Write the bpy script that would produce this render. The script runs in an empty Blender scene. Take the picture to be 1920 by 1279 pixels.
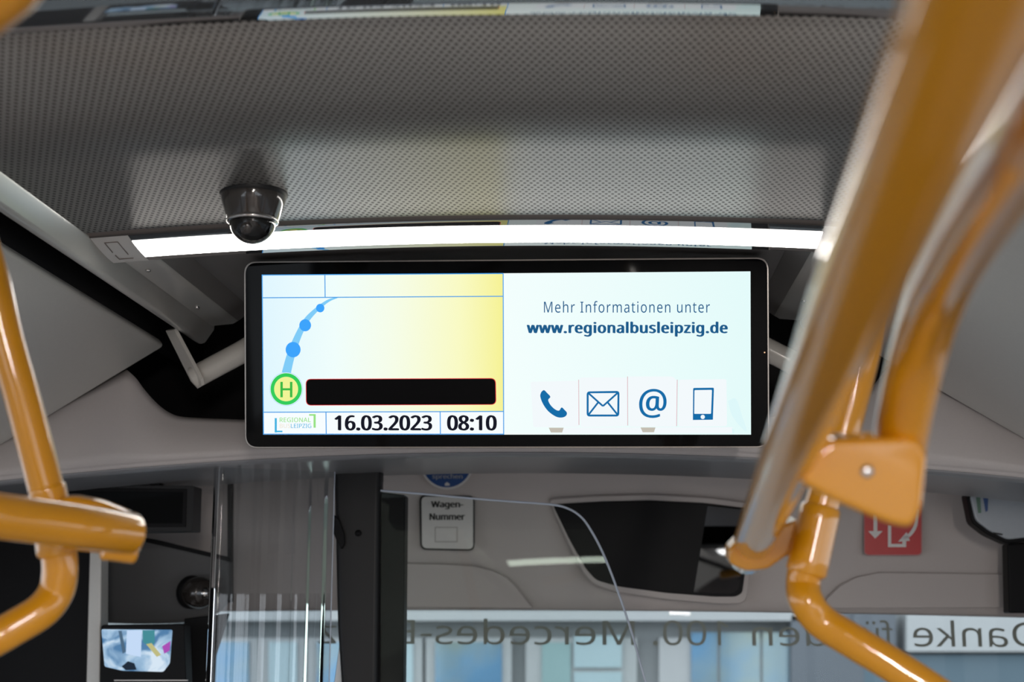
import bpy, bmesh, math, os
from math import sin, cos, tan, radians, pi, sqrt, atan2
from mathutils import Vector, Matrix
sc = bpy.context.scene
COL = sc.collection
# ------------------------------------------------------------------ camera
H = 1.70                                   # eye height above the bus floor
PITCH, YAW, ROLL, FOC = radians(10.82), radians(3.65), radians(0.2), 2666.67
F_ = Vector((-sin(YAW)*cos(PITCH), cos(YAW)*cos(PITCH), sin(PITCH)))
R0 = Vector((cos(YAW), sin(YAW), 0)); U0 = R0.cross(F_)
R_ = R0*cos(ROLL)+U0*sin(ROLL); U_ = U0*cos(ROLL)-R0*sin(ROLL)
CAMP = Vector((0, 0, H))
cam_d = bpy.data.cameras.new('camera'); cam = bpy.data.objects.new('camera', cam_d); COL.objects.link(cam)
M = Matrix((R_, U_, -F_)).transposed().to_4x4(); M.translation = CAMP
cam.matrix_world = M
cam_d.lens = 50; cam_d.sensor_width = 36; cam_d.clip_start = .02
cam_d.dof.use_dof = True; cam_d.dof.focus_distance = 2.30; cam_d.dof.aperture_fstop = 4.8
sc.camera = cam
# ------------------------------------------------------------------ world, light, exposure
w = bpy.data.worlds.new('sky'); sc.world = w; w.use_nodes = True
bg = w.node_tree.nodes['Background']; bg.inputs[0].default_value = (.86, .92, 1.0, 1); bg.inputs[1].default_value = 2.3
sc.view_settings.view_transform = 'Standard'; sc.view_settings.look = 'None'
sc.view_settings.exposure = 0.0; sc.view_settings.gamma = 1.0; sc.view_settings.use_curve_mapping = False
sc.cycles.use_denoising = True
sc.cycles.max_bounces = 10; sc.cycles.diffuse_bounces = 4; sc.cycles.glossy_bounces = 5
sc.cycles.transparent_max_bounces = 12
sc.cycles.caustics_reflective = False; sc.cycles.caustics_refractive = False
sc.cycles.sample_clamp_indirect = 6

# unseen fill light added behind the viewer to brighten the front panels
for sx in (1,):
    ld = bpy.data.lights.new('added_fill_light', 'AREA'); ld.shape = 'RECTANGLE'; ld.size = .14; ld.size_y = 2.4; ld.energy = 125; ld.color = (1, .93, .86)
    lo = bpy.data.objects.new('added_fill_light', ld); COL.objects.link(lo)
    lo.location = (-.19+sx*.72, -1.9, H+.44); lo.rotation_euler = (radians(22), 0, radians(0))
# ------------------------------------------------------------------ layout helpers (points on real planes of the bus)
def ray(px, py): return F_ + R_*((px-960)/FOC) - U_*((py-639.5)/FOC)
def P(px, py, Y):
    d = ray(px, py); return CAMP + d*(Y/d.y)
def PD(px, py, depth): return CAMP + ray(px, py)*depth
XC = -.19                                  # centre line of the bus

# ------------------------------------------------------------------ materials
def mat(name, col=(.5, .5, .5), rough=.5, metal=0., coat=0., coat_r=.05, spec=.5, emis=None, es=1., noise=0., nscale=200., bump=0.):
    m = bpy.data.materials.new(name); m.use_nodes = True
    nt = m.node_tree; b = nt.nodes['Principled BSDF']
    b.inputs['Base Color'].default_value = (*col, 1); b.inputs['Roughness'].default_value = rough
    b.inputs['Metallic'].default_value = metal; b.inputs['Coat Weight'].default_value = coat
    b.inputs['Coat Roughness'].default_value = coat_r; b.inputs['Specular IOR Level'].default_value = spec
    if emis: b.inputs['Emission Color'].default_value = (*emis, 1); b.inputs['Emission Strength'].default_value = es
    if noise or bump:
        tc = nt.nodes.new('ShaderNodeTexCoord'); n = nt.nodes.new('ShaderNodeTexNoise'); n.inputs['Scale'].default_value = nscale
        n.inputs['Detail'].default_value = 3
        nt.links.new(tc.outputs['Object'], n.inputs['Vector'])
        if noise:
            r = nt.nodes.new('ShaderNodeMixRGB'); r.blend_type = 'MIX'
            r.inputs[1].default_value = (*[c*(1-noise) for c in col], 1); r.inputs[2].default_value = (*[min(1, c*(1+noise)) for c in col], 1)
            nt.links.new(n.outputs['Fac'], r.inputs[0]); nt.links.new(r.outputs[0], b.inputs['Base Color'])
        if bump:
            bp = nt.nodes.new('ShaderNodeBump'); bp.inputs['Strength'].default_value = bump; bp.inputs['Distance'].default_value = .0006
            nt.links.new(n.outputs['Fac'], bp.inputs['Height']); nt.links.new(bp.outputs[0], b.inputs['Normal'])
    return m
def emit(name, col, s=1.):
    m = bpy.data.materials.new(name); m.use_nodes = True; nt = m.node_tree
    nt.nodes.remove(nt.nodes['Principled BSDF'])
    e = nt.nodes.new('ShaderNodeEmission'); e.inputs[0].default_value = (*col, 1); e.inputs[1].default_value = s
    nt.links.new(e.outputs[0], nt.nodes['Material Output'].inputs[0]); return m
def srgb(r, g, b):
    return tuple((c/255/12.92 if c/255 <= .04045 else ((c/255+.055)/1.055)**2.4) for c in (r, g, b))

def pane_mat(name, tint, refl=1.0, ior=1.5, rough=0.0):
    m = bpy.data.materials.new(name); m.use_nodes = True; nt = m.node_tree
    nt.nodes.remove(nt.nodes['Principled BSDF'])
    t = nt.nodes.new('ShaderNodeBsdfTransparent'); t.inputs[0].default_value = (*tint, 1)
    g = nt.nodes.new('ShaderNodeBsdfGlossy'); g.inputs['Roughness'].default_value = rough; g.inputs[0].default_value = (refl*.82, refl, refl*.88, 1) if name == 'door_pane_glass' else (refl, refl, refl, 1)
    fr = nt.nodes.new('ShaderNodeFresnel'); fr.inputs[0].default_value = ior
    mx = nt.nodes.new('ShaderNodeMixShader')
    nt.links.new(fr.outputs[0], mx.inputs[0]); nt.links.new(t.outputs[0], mx.inputs[1]); nt.links.new(g.outputs[0], mx.inputs[2])
    nt.links.new(mx.outputs[0], nt.nodes['Material Output'].inputs[0]); return m

def perforated_mat():
    m = mat('perforated_sheet', (.37, .36, .345), rough=.40, metal=.8, spec=.6)
    nt = m.node_tree; b = nt.nodes['Principled BSDF']; L = nt.links.new
    def math_(op, a, b_=None, c=None):
        n = nt.nodes.new('ShaderNodeMath'); n.operation = op
        for i, v in enumerate((a, b_, c)):
            if v is None: continue
            if isinstance(v, (int, float)): n.inputs[i].default_value = v
            else: L(v, n.inputs[i])
        return n.outputs[0]
    tc = nt.nodes.new('ShaderNodeTexCoord'); sp = nt.nodes.new('ShaderNodeSeparateXYZ'); L(tc.outputs['Object'], sp.inputs[0])
    px_, py_ = .0088, .0100
    u = math_('DIVIDE', sp.outputs[0], px_); v = math_('DIVIDE', sp.outputs[1], py_)
    row = math_('FLOOR', v); odd = math_('MULTIPLY', math_('FLOORED_MODULO', row, 2.), .5)
    uu = math_('MULTIPLY', math_('SUBTRACT', math_('FRACT', math_('ADD', u, odd)), .5), px_/.0022)
    vv = math_('MULTIPLY', math_('SUBTRACT', math_('FRACT', v), .5), py_/.0034)
    d = math_('SQRT', math_('ADD', math_('MULTIPLY', uu, uu), math_('MULTIPLY', vv, vv)))
    hole = math_('LESS_THAN', d, 1.)
    mr = nt.nodes.new('ShaderNodeMixRGB'); mr.inputs[1].default_value = (.37, .36, .345, 1); mr.inputs[2].default_value = (.10, .095, .09, 1)
    L(hole, mr.inputs[0]); L(mr.outputs[0], b.inputs['Base Color'])
    b.inputs['Anisotropic'].default_value = .55
    tg = nt.nodes.new('ShaderNodeCombineXYZ'); tg.inputs[1].default_value = 1.; L(tg.outputs[0], b.inputs['Tangent'])
    sm = math_('SUBTRACT', .8, math_('MULTIPLY', hole, .8)); L(sm, b.inputs['Metallic'])
    sp2 = math_('SUBTRACT', .6, math_('MULTIPLY', hole, .55)); L(sp2, b.inputs['Specular IOR Level'])
    return m

MT = dict(
    perf=perforated_mat(),
    alu=mat('brushed_aluminium', (.46, .455, .44), rough=.3, metal=.7, noise=.05, nscale=60),
    lip=mat('satin_edge_strip', (.20, .17, .155), rough=.35, metal=.3, noise=.05, nscale=90),
    rim=mat('glossy_rim', (.05, .05, .053), rough=.03, spec=1.0, coat=1, coat_r=.02, metal=.0, noise=.03, nscale=40),
    lamp=emit('lamp_diffuser', (1., .95, .90), 12.),
    capm=mat('end_cap_plastic', (.66, .63, .60), rough=.3, noise=.03, nscale=90),
    silver=mat('silver_paint', (.64, .63, .60), rough=.28, metal=.45, noise=.03, nscale=80),
    flap=mat('flap_light_grey', (.60, .59, .56), rough=.38, metal=.15, noise=.04, nscale=150, bump=.1),
    shell=mat('grey_beige_moulding', (.54, .50, .49), rough=.5, noise=.04, nscale=300, bump=.15),
    dome=mat('warm_grey_headliner', (.50, .455, .435), rough=.55, noise=.04, nscale=300, bump=.15),
    under=mat('blue_grey_soffit', (.26, .265, .28), rough=.3, noise=.03, nscale=120),
    dark=mat('dark_grey_plastic', (.013, .013, .014), rough=.45, spec=.3, noise=.06, nscale=200),
    black=mat('black_plastic', (.008, .008, .009), rough=.5, spec=.12, noise=.1, nscale=200),
    recess=mat('recess_shade_grey', (.17, .16, .155), rough=.55, noise=.05, nscale=150),  # darker than the ceiling: the unlit look is put into the colour
    yellow=mat('yellow_powder_coat', srgb(216, 146, 8), rough=.38, spec=.25, coat=1., coat_r=.06, noise=.03, nscale=30),
    ivory=mat('ivory_painted_steel', (.62, .59, .54), rough=.3, coat=.4, noise=.03, nscale=80),
    gblack=mat('gloss_black_glass', (.004, .0045, .005), rough=.04, spec=.07, noise=.1, nscale=10),
    chrome=mat('polished_metal', (.6, .58, .56), rough=.15, metal=1, noise=.03, nscale=60),
    smoke=mat('smoked_plastic', (.035, .03, .027), rough=.12, coat=.6, noise=.05, nscale=100),
    clear=pane_mat('clear_dome', (.93, .93, .93), 1., 1.5),
    pane=pane_mat('partition_glass', (.80, .83, .85), 1., 1.45),
    pane2=pane_mat('door_pane_glass', (.93, .96, .95), 1., 1.45),
    edge=mat('polished_glass_edge', (.50, .56, .66), rough=.2, emis=None, noise=.03, nscale=80),
    wind=pane_mat('windscreen_glass', (.90, .93, .92), .2, 1.3),
    white=mat('white_vinyl', (.72, .70, .68), rough=.4, noise=.03, nscale=80),
    blue=mat('blue_vinyl', srgb(30, 76, 140), rough=.35, noise=.05, nscale=60),
    red=mat('red_vinyl', srgb(190, 24, 28), rough=.35, noise=.05, nscale=60),
    ink=mat('black_ink', (.02, .02, .02), rough=.5, noise=.1, nscale=60),
    frost=mat('frosted_lettering', srgb(128, 134, 126), rough=.6, noise=.04, nscale=60),
    mirror=mat('mirror_glass', (.16, .17, .18), rough=.02, metal=1, noise=.02, nscale=3),
    fac=mat('facade_render', (.30, .315, .325), rough=.8, noise=.05, nscale=4),
    facd=mat('facade_dark_panel', (.14, .155, .18), rough=.7, noise=.05, nscale=4),
    wfr=mat('window_frame_white', (.46, .47, .48), rough=.5, noise=.03, nscale=10),
    floor=mat('speckled_floor', (.34, .34, .34), rough=.5, noise=.2, nscale=300),
    asphalt=mat('asphalt', (.14, .145, .15), rough=.9, noise=.2, nscale=40),
    seat=mat('red_seat_fabric', (.35, .03, .03), rough=.9, noise=.2, nscale=200),
)
MT['yellow'].node_tree.nodes['Principled BSDF'].inputs['Coat IOR'].default_value = 1.6     # thick glossy lacquer
# ------------------------------------------------------------------ object helpers
def tag(o, label=None, cat=None, group=None, kind=None):
    if label: o['label'] = label
    if cat: o['category'] = cat
    if group: o['group'] = group
    if kind: o['kind'] = kind
    return o
def empty(name, loc=(0, 0, 0), **k):
    o = bpy.data.objects.new(name, None); o.location = loc; o.empty_display_size = .05; COL.objects.link(o)
    bpy.context.view_layer.update()
    return tag(o, **k)
def link(name, me, m=None, parent=None, smooth=False, bevel=0, seg=3, auto=True):
    if m: me.materials.clear(); me.materials.append(m)
    o = bpy.data.objects.new(name, me); COL.objects.link(o)
    if smooth:
        for p in me.polygons: p.use_smooth = True
    if bevel:
        b = o.modifiers.new('bevel', 'BEVEL'); b.width = bevel; b.segments = seg; b.limit_method = 'ANGLE'; b.angle_limit = radians(35)
        for p in me.polygons: p.use_smooth = True
        b.harden_normals = False
        wn = o.modifiers.new('wn', 'WEIGHTED_NORMAL'); wn.keep_sharp = False
    if parent is not None:
        o.parent = parent; o.matrix_parent_inverse = parent.matrix_world.inverted()
    return o
def mesh(name, vs, fs, m=None, parent=None, **k):
    me = bpy.data.meshes.new(name); me.from_pydata([tuple(v) for v in vs], [], fs); me.update()
    bm = bmesh.new(); bm.from_mesh(me); bmesh.ops.recalc_face_normals(bm, faces=bm.faces); bm.to_mesh(me); bm.free()
    return link(name, me, m, parent, **k)
def box(name, x0, x1, y0, y1, z0, z1, m, parent=None, **k):
    vs = [(x, y, z) for x in (x0, x1) for y in (y0, y1) for z in (z0, z1)]
    fs = [(0, 1, 3, 2), (4, 6, 7, 5), (0, 4, 5, 1), (2, 3, 7, 6), (0, 2, 6, 4), (1, 5, 7, 3)]
    return mesh(name, vs, fs, m, parent, **k)
def prism(name, front, back_vec, m, parent=None, **k):
    """closed outline (3-D points) pushed by back_vec into a slab"""
    n = len(front); bv = Vector(back_vec)
    vs = [Vector(p) for p in front] + [Vector(p)+bv for p in front]
    fs = [tuple(range(n)), tuple(range(2*n-1, n-1, -1))] + [(i, i+n, (i+1) % n+n, (i+1) % n) for i in range(n)]
    return mesh(name, vs, fs, m, parent, **k)
def plate_px(name, pts, Y, t, m, parent=None, **k):
    return prism(name, [P(x, y, Y) for x, y in pts], (0, t, 0), m, parent, **k)
def rnd(pts, r, n=5):
    """round the corners of a 2-D outline"""
    out = []; N = len(pts)
    for i in range(N):
        a, b, c = Vector(pts[i-1]), Vector(pts[i]), Vector(pts[(i+1) % N])
        rr = r[i] if isinstance(r, (list, tuple)) else r
        u = (a-b); v = (c-b); l = min(rr, u.length*.45, v.length*.45)
        p, q = b+u.normalized()*l, b+v.normalized()*l
        for j in range(n+1):
            t = j/n; out.append(tuple(p*(1-t)**2+b*2*t*(1-t)+q*t*t))
    return out
def spline(pts, n=8):
    pts = [Vector(p) for p in pts]; q = [pts[0]*2-pts[1]]+pts+[pts[-1]*2-pts[-2]]; out = []
    for i in range(1, len(q)-2):
        for j in range(n):
            t = j/n; a, b, c, d = q[i-1:i+3]
            out.append(.5*((2*b)+(c-a)*t+(2*a-5*b+4*c-d)*t*t+(3*b-a-3*c+d)*t**3))
    out.append(pts[-1]); return out
def tube(name, path, r, m, parent=None, seg=32, cap=True):
    path = [Vector(p) for p in path]; n = len(path); rs = r if isinstance(r, list) else [r]*n
    tans = [(path[min(i+1, n-1)]-path[max(i-1, 0)]).normalized() for i in range(n)]
    if cap:      # rounded ends
        R1 = rs[0]; Rn = rs[-1]; pre = []; post = []
        for a in (80, 60, 40, 20):
            pre.append((path[0]-tans[0]*(R1*.35*sin(radians(a))), R1*cos(radians(a))))
            post.insert(0, (path[-1]+tans[-1]*(Rn*.35*sin(radians(a))), Rn*cos(radians(a))))
        path = [p for p, _ in pre]+path+[p for p, _ in post]; rs = [q for _, q in pre]+rs+[q for _, q in post]
        tans = [tans[0]]*4+tans+[tans[-1]]*4; n = len(path)
    up = Vector((0, 0, 1)) if abs(tans[0].z) < .9 else Vector((1, 0, 0))
    a = tans[0].cross(up).normalized(); vs = []; fs = []
    for i in range(n):
        a = (a-tans[i]*a.dot(tans[i])).normalized(); b = tans[i].cross(a)
        for j in range(seg):
            t = 2*pi*j/seg; vs.append(path[i]+(a*cos(t)+b*sin(t))*rs[i])
    for i in range(n-1):
        for j in range(seg):
            fs.append((i*seg+j, i*seg+(j+1) % seg, (i+1)*seg+(j+1) % seg, (i+1)*seg+j))
    fs.append(tuple(range(seg))[::-1]); fs.append(tuple(range((n-1)*seg, n*seg)))
    return mesh(name, vs, fs, m, parent, smooth=True)
def lathe(name, prof, m, loc, axis=None, parent=None, seg=48):
    """prof: (radius, distance along axis)"""
    ax = Vector(axis or (0, 0, -1)).normalized(); t = Vector((1, 0, 0)) if abs(ax.x) < .9 else Vector((0, 1, 0))
    a = ax.cross(t).normalized(); b = ax.cross(a); loc = Vector(loc); vs = []; fs = []
    for r, d in prof:
        for j in range(seg):
            q = 2*pi*j/seg; vs.append(loc+ax*d+(a*cos(q)+b*sin(q))*max(r, 1e-5))
    for i in range(len(prof)-1):
        for j in range(seg): fs.append((i*seg+j, i*seg+(j+1) % seg, (i+1)*seg+(j+1) % seg, (i+1)*seg+j))
    return mesh(name, vs, fs, m, parent, smooth=True)
def sheet(name, grid, m, parent=None, thick=0, smooth=True):
    nr, nc = len(grid), len(grid[0]); vs = [p for r in grid for p in r]
    fs = [(i*nc+j, i*nc+j+1, (i+1)*nc+j+1, (i+1)*nc+j) for i in range(nr-1) for j in range(nc-1)]
    o = mesh(name, vs, fs, m, parent, smooth=smooth)
    if thick:
        s = o.modifiers.new('solid', 'SOLIDIFY'); s.thickness = thick; s.offset = 0
    return o
def profile_y(name, prof, y0, y1, m, parent=None, bevel=0, **k):
    """closed X-Z outline swept along the bus"""
    return prism(name, [(x, y0, z) for x, z in prof], (0, y1-y0, 0), m, parent, bevel=bevel, **k)

# fonts that ship with Blender (fall back on its built-in one)
def font(fn):
    try:
        p = os.path.join(bpy.utils.resource_path('LOCAL'), 'datafiles', 'fonts', fn)
        return bpy.data.fonts.load(p) if os.path.exists(p) else None
    except Exception: return None
INTER = font('NotoSansHebrew-Regular.woff2')     # plain humanist sans with the full Latin set
def text_mesh(name, s, fnt, x0, x1, y0, y1, frame, m, parent=None, bold=0., depth=.0002, spacing=1., flip=False):
    """lettering stretched to the rectangle x0..x1, y0..y1 of frame(u, v) -> 3-D point"""
    c = bpy.data.curves.new(name, 'FONT'); c.body = s; c.size = 1; c.space_character = spacing; c.resolution_u = 3
    if fnt: c.font = fnt
    o = bpy.data.objects.new('tmp', c); COL.objects.link(o)
    dg = bpy.context.evaluated_depsgraph_get(); me = bpy.data.meshes.new_from_object(o.evaluated_get(dg))
    bpy.data.objects.remove(o); bpy.data.curves.remove(c)
    xs = [v.co.x for v in me.vertices]; ys = [v.co.y for v in me.vertices]
    a, b, c_, d = min(xs), max(xs), min(ys), max(ys)
    if bold:      # heavier strokes: copies a hair apart
        vs0 = [tuple(v.co) for v in me.vertices]; fs0 = [tuple(p.vertices) for p in me.polygons]; V = []; Fc = []
        for k, (ox, oy) in enumerate(((-1, 0), (-.33, .5), (.33, -.5), (1, 0))):
            n0 = len(V); V += [(x+ox*bold, y+oy*bold*.6, z) for x, y, z in vs0]; Fc += [tuple(i+n0 for i in f) for f in fs0]
        me = bpy.data.meshes.new(name); me.from_pydata(V, [], Fc); me.update()
    for v in me.vertices:
        tx = (v.co.x-a)/(b-a); ty = (v.co.y-c_)/(d-c_)
        if flip: tx = 1-tx
        v.co = frame(x0+(x1-x0)*tx, y0+(y1-y0)*ty)
    me.name = name
    return link(name, me, m, parent)

# ================================================================== SETTING
K = .060
def arc(x): return -K*(x-XC)**2            # roof camber
ZC = H+.575
def ceiling_sheet(name, y0, y1):
    xs = [XC-.58+1.16*i/40 for i in range(41)]; ys = [y0, y1]
    o = sheet(name, [[(x, y, ZC+arc(x)) for x in xs] for y in ys], MT['perf'])
    s = o.modifiers.new('solid', 'SOLIDIFY'); s.thickness = .004; s.offset = 1 if False else -1
    return tag(o, kind='structure')
ceil_front = ceiling_sheet('ceiling', 1.296, 2.000)
ceiling_sheet('ceiling', -3.4, 1.135)
# roof skin closing the bus above
tag(box('ceiling', -1.64, 1.26, -3.5, 3.75, H+.72, H+.76, MT['dark']), kind='structure')

# silver cove rails either side of the ceiling, with service-flange
def mx(x, s): return x if s < 0 else 2*XC-x
for s in (-1, 1):
    prof = [(-.763, H+.560), (-.764, H+.548), (-.781, H+.522), (-.790, H+.519), (-.800, H+.524), (-.84, H+.56), (-.84, H+.60), (-.765, H+.60)]
    prof = [(mx(x, s), z) for x, z in prof]
    tag(profile_y('trim_1' if s < 0 else 'trim_2', prof, -3.4, 2.72, MT['silver'], bevel=.004), kind='structure')
    # flange behind the lamp with its screws
    pf = [(-.765, H+.552), (-.722, H+.556), (-.712, H+.562), (-.712, H+.566), (-.765, H+.562)]
    fl = tag(profile_y('trim_3' if s < 0 else 'trim_4', [(mx(x, s), z) for x, z in pf], 2.13, 2.70, MT['silver'], bevel=.001), kind='structure')
    for yy in (2.24, 2.53):
        lathe('screw', [(.0045, 0), (.0045, .002), (.003, .0035), (0, .0035)], MT['chrome'], (mx(-.745, s), yy, H+.5535), (0, 0, -1), fl, 16)
    # sloping recess beside and behind the lamp
    sl = [(-.712, H+.562), (-.66, H+.60), (-.66, H+.605), (-.712, H+.57)]
    tag(profile_y('trim_5' if s < 0 else 'trim_6', [(mx(x, s), z) for x, z in sl], 2.13, 2.70, MT['recess']), kind='structure')
# recess roof
g = []
for y in (2.02, 2.1, 2.70, 2.72, 2.72):
    z = ZC+.022
    g.append([(XC-.49+.98*i/24, y, z+arc(XC-.49+.98*i/24)+(0 if y < 2.71 else 0)) for i in range(25)])
for j in range(25):
    x, y, z = g[4][j]; g[4][j] = (x, y, z-.012)
rec = tag(sheet('ceiling', g, MT['recess'], thick=.003), kind='structure')
# black sheet giving the open cavity behind the recess its shade
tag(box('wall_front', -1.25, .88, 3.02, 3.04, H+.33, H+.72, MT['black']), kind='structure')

# side walls: black gap, lower wall, window openings kept open behind the camera
for s in (-1, 1):
    nm = 'wall_left' if s < 0 else 'wall_right'
    x0, x1 = mx(-.87, s), mx(-.89, s)
    w_ = tag(box(nm, min(x0, x1), max(x0, x1), -3.4, 3.02, H+.514, H+.72, MT['black']), kind='structure')
    x0, x1 = mx(-1.60, s), mx(-1.64, s)
    box('panel', min(x0, x1), max(x0, x1), -3.4, 3.75, 0, H-.72, MT['shell'], w_)
    box('panel', min(x0, x1), max(x0, x1), -3.4, 3.75, H+.06, H+.72, MT['shell'], w_)
    for yy in (-3.4, -1.7, 0.2, 1.9):
        box('panel', min(x0, x1), max(x0, x1), yy, yy+.10, H-.72, H+.06, MT['black'], w_)
    box('panel', min(x0, x1), max(x0, x1), 2.6, 3.75, H-.72, H+.06, MT['black'], w_)
tag(box('wall_back', -1.64, 1.26, -3.5, -3.4, 0, H+.72, MT['shell']), kind='structure')
tag(box('floor', -1.64, 1.26, -3.5, 3.75, -.05, 0, MT['floor']), kind='structure')

# service flaps above the windows
def flap(s, label):
    A, B = Vector((-.862, 0, H+.509)), Vector((-1.176, 0, H+.317))
    n = Vector((B.z-A.z, 0, -(B.x-A.x))).normalized()   # points up/in
    if n.z < 0: n = -n
    pts = [(-.872, H+.530), (-.858, H+.514), (-1.60, H+.056), (-1.60, H+.085)]
    root = empty('service_flap', (mx(-1.02, s), 1., H+.412), label=label, cat='panel')
    profile_y('face', [(mx(x, s), z) for x, z in rnd(pts, [.006, .012, .004, .004], 6)], -1.2, 2.70, MT['flap'], root)
    root.children[0].data.polygons.foreach_set('use_smooth', [False]*len(root.children[0].data.polygons))
flap(-1, 'light grey service flap along the roof edge beside the lamp end with switch recess')
flap(1, 'grey service flap half hidden behind the blurred yellow grab rails')

# moulded cross beam above the driver's area
def mir(pts):      # mirror an outline in x on a plane of the bus
    return [Vector((2*XC-p.x+.0, p.y, p.z)) for p in pts]
YB = 2.72
top = [P(x, y, YB) for x, y in ((-140, 915), (0, 830), (120, 765), (238, 694), (255, 710), (268, 728), (285, 748), (303, 765), (322, 777), (345, 783), (400, 786), (455, 788))]
top = spline(top[3:], 3); L0 = [P(x, y, YB) for x, y in ((-430, 1062), (-140, 902), (0, 819), (120, 753))]
top = L0+top; mid = [Vector((top[-1].x+(XC-top[-1].x)*i/6, YB, top[-1].z)) for i in range(1, 7)]
left = top+mid; right = mir(left[:-1])[::-1]; topc = left+right
def beam_bot(x): return H+.311-.055*(x-XC)**2
rows = []
for k in range(9):
    t = k/8; row = []
    for p in topc:
        zb = beam_bot(p.x); z = p.z+(zb-p.z)*t
        row.append(Vector((p.x, YB-.03*sin(t*pi*.5)**1.0-(.015*t), z)))
    rows.append(row)
# rolled lower edge and the soffit running forward
for a in (30, 60, 90):
    rows.append([Vector((p.x, YB-.045+.012*sin(radians(a)), beam_bot(p.x)-.012*(1-cos(radians(a))))) for p in topc])
beam = tag(sheet('trim_7', rows, MT['shell'], thick=.003), kind='structure')
so = []
for y, dz in ((YB-.035, -.0125), (YB+.02, -.014), (YB+.2, -.012), (YB+.40, -.008), (YB+.44, 0.0), (YB+.44, .03)):
    so.append([Vector((p.x, y, beam_bot(p.x)+dz)) for p in topc])
tag(sheet('trim_8', so, MT['under'], thick=.003), kind='structure')

# headliner above the windscreen
YD = 3.50
rows = []
for k in range(13):
    t = k/12; z = H+.36+(.012-.36)*t
    yy = YD-.10*(1-t)**3-.015*sin(pi*t)
    rows.append([Vector((-1.60+2.82*i/40, yy+.0*i, z+arc(-1.60+2.82*i/40)*.15)) for i in range(41)])
rows.append([Vector((v.x, YD+.02, v.z-.004)) for v in rows[-1]]); rows.append([Vector((v.x, YD+.2, v.z)) for v in rows[-1]])
dome = tag(sheet('wall_front', rows, MT['dome'], thick=.004), kind='structure')
def DY(py): # depth of the headliner surface at a photo row
    t = (py-885)/255; return YD-.10*max(0, 1-t)**3-.015*sin(pi*max(0, min(1, t)))
# lower moulded field, a few millimetres proud
low = [(640, 1056), (757, 1056), (830, 1057), (890, 1061), (925, 1070), (950, 1083), (968, 1100), (983, 1120), (1000, 1141), (640, 1138)]
plate_px('panel', low, YD-.030, .01, MT['dome'], dome, bevel=.003)
low2 = [(1538, 1141), (1550, 1122), (1575, 1098), (1605, 1082), (1650, 1073), (1900, 1076), (1900, 1140)]
plate_px('panel', low2, YD-.024, .01, MT['dome'], dome, bevel=.003)
# windscreen
tag(box('window_1', -1.6, 1.22, 3.60, 3.606, H-.80, H+.02, MT['wind']), kind='structure')
tag(box('trim_9', -1.64, 1.26, 3.56, 3.75, 0, H-.80, MT['dark']), kind='structure')

# ================================================================== LAMPS
def lens_profile():
    pts = []; z = ZC-.0055; Y = 2.016
    N = 44; Yend = 2.124
    for i in range(N+1):
        t = i/N; pts.append((Y, z)); s = tan(radians(-12+11.6*t**1.15)); d = (Yend-2.016)/N
        Y += d; z += s*d
    return pts
LP = lens_profile()
XS = [XC-.572+1.144*i/60 for i in range(61)]
def build_lamp(label):
    root = empty('ceiling_light', (XC, 2.06, ZC), label=label, cat='light', group='curved strip lights across the bus ceiling')
    def strip(name, prof, m, xs, dz=0):
        return sheet(name, [[(x, y, z+dz+arc(x)) for x in xs] for y, z in prof], m, root)
    xl = [XC-.515+1.03*i/60 for i in range(61)]
    i0, i1 = 9, 36
    strip('edge_strip', [(1.998, ZC+.002), (1.997, ZC-.002), (2.000, ZC-.004), (2.012, ZC-.0045), (2.0158, ZC-.0075), (2.016, ZC-.004)], MT['lip'], XS)
    strip('front_rim', LP[:i0+1], MT['rim'], xl)
    strip('rear_rim', LP[i1:], MT['rim'], xl)
    strip('diffuser', LP[i0:i1+1], MT['lamp'], xl, dz=-.0006)
    y_, z_ = LP[-1]
    strip('housing', [(y_, z_), (y_+.002, z_+.003), (y_+.004, z_+.040), (2.0, z_+.044)], MT['dark'], XS)
    for s in (-1, 1):
        xa, xb = (XC-.572, XC-.515) if s < 0 else (XC+.515, XC+.572)
        n = 8; xs = [xa+(xb-xa)*i/n for i in range(n+1)]
        c = strip('end_cap', LP, MT['capm'], xs, dz=-.0005)
        gx = XC+s*.556; zz = lambda y: min(LP, key=lambda q: abs(q[0]-y))[1]
        # moulded switch outline on the cap
        for a, b in (((gx, 2.036), (gx+.0, 2.072)), ((gx, 2.036), (gx-s*.020, 2.036)), ((gx-s*.020, 2.036), (gx-s*.020, 2.085)), ((gx, 2.085), (gx, 2.104)), ((gx, 2.104), (gx-s*.022, 2.104))):
            tube('groove', [(a[0], a[1], zz(a[1])+arc(a[0])-.0012), (b[0], b[1], zz(b[1])+arc(b[0])-.0012)], .0008, MT['lip'], c, 8)
    return root
def copy_tree(o, parent=None):
    c = o.copy(); COL.objects.link(c)
    if parent is not None:
        inv = o.matrix_parent_inverse.copy(); c.parent = parent; c.matrix_parent_inverse = inv
    for ch in list(o.children): copy_tree(ch, c)
    return c
lamp = build_lamp('curved white strip light right above the passenger display')
l2 = copy_tree(lamp); l2.location.y = 1.220; l2.rotation_euler.x = radians(10.); l2['label'] = 'unlit strip light at the top edge of the picture with glossy underside'
for ch in l2.children:
    if ch.name.startswith('diffuser'):
        ch.data = ch.data.copy(); ch.data.materials[0] = mat('diffuser_off', (.10, .11, .12), rough=.05, coat=1, coat_r=.02, spec=1., noise=.02, nscale=40)
l3 = copy_tree(lamp); l3.location = (XC, -.45, ZC); l3.rotation_euler.z = pi; l3.scale.y = 2.; l3['label'] = 'strip light behind the viewer, seen as a pale bar in the door glass'
for q in (l3,): q['group'] = 'curved strip lights across the bus ceiling'

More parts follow.
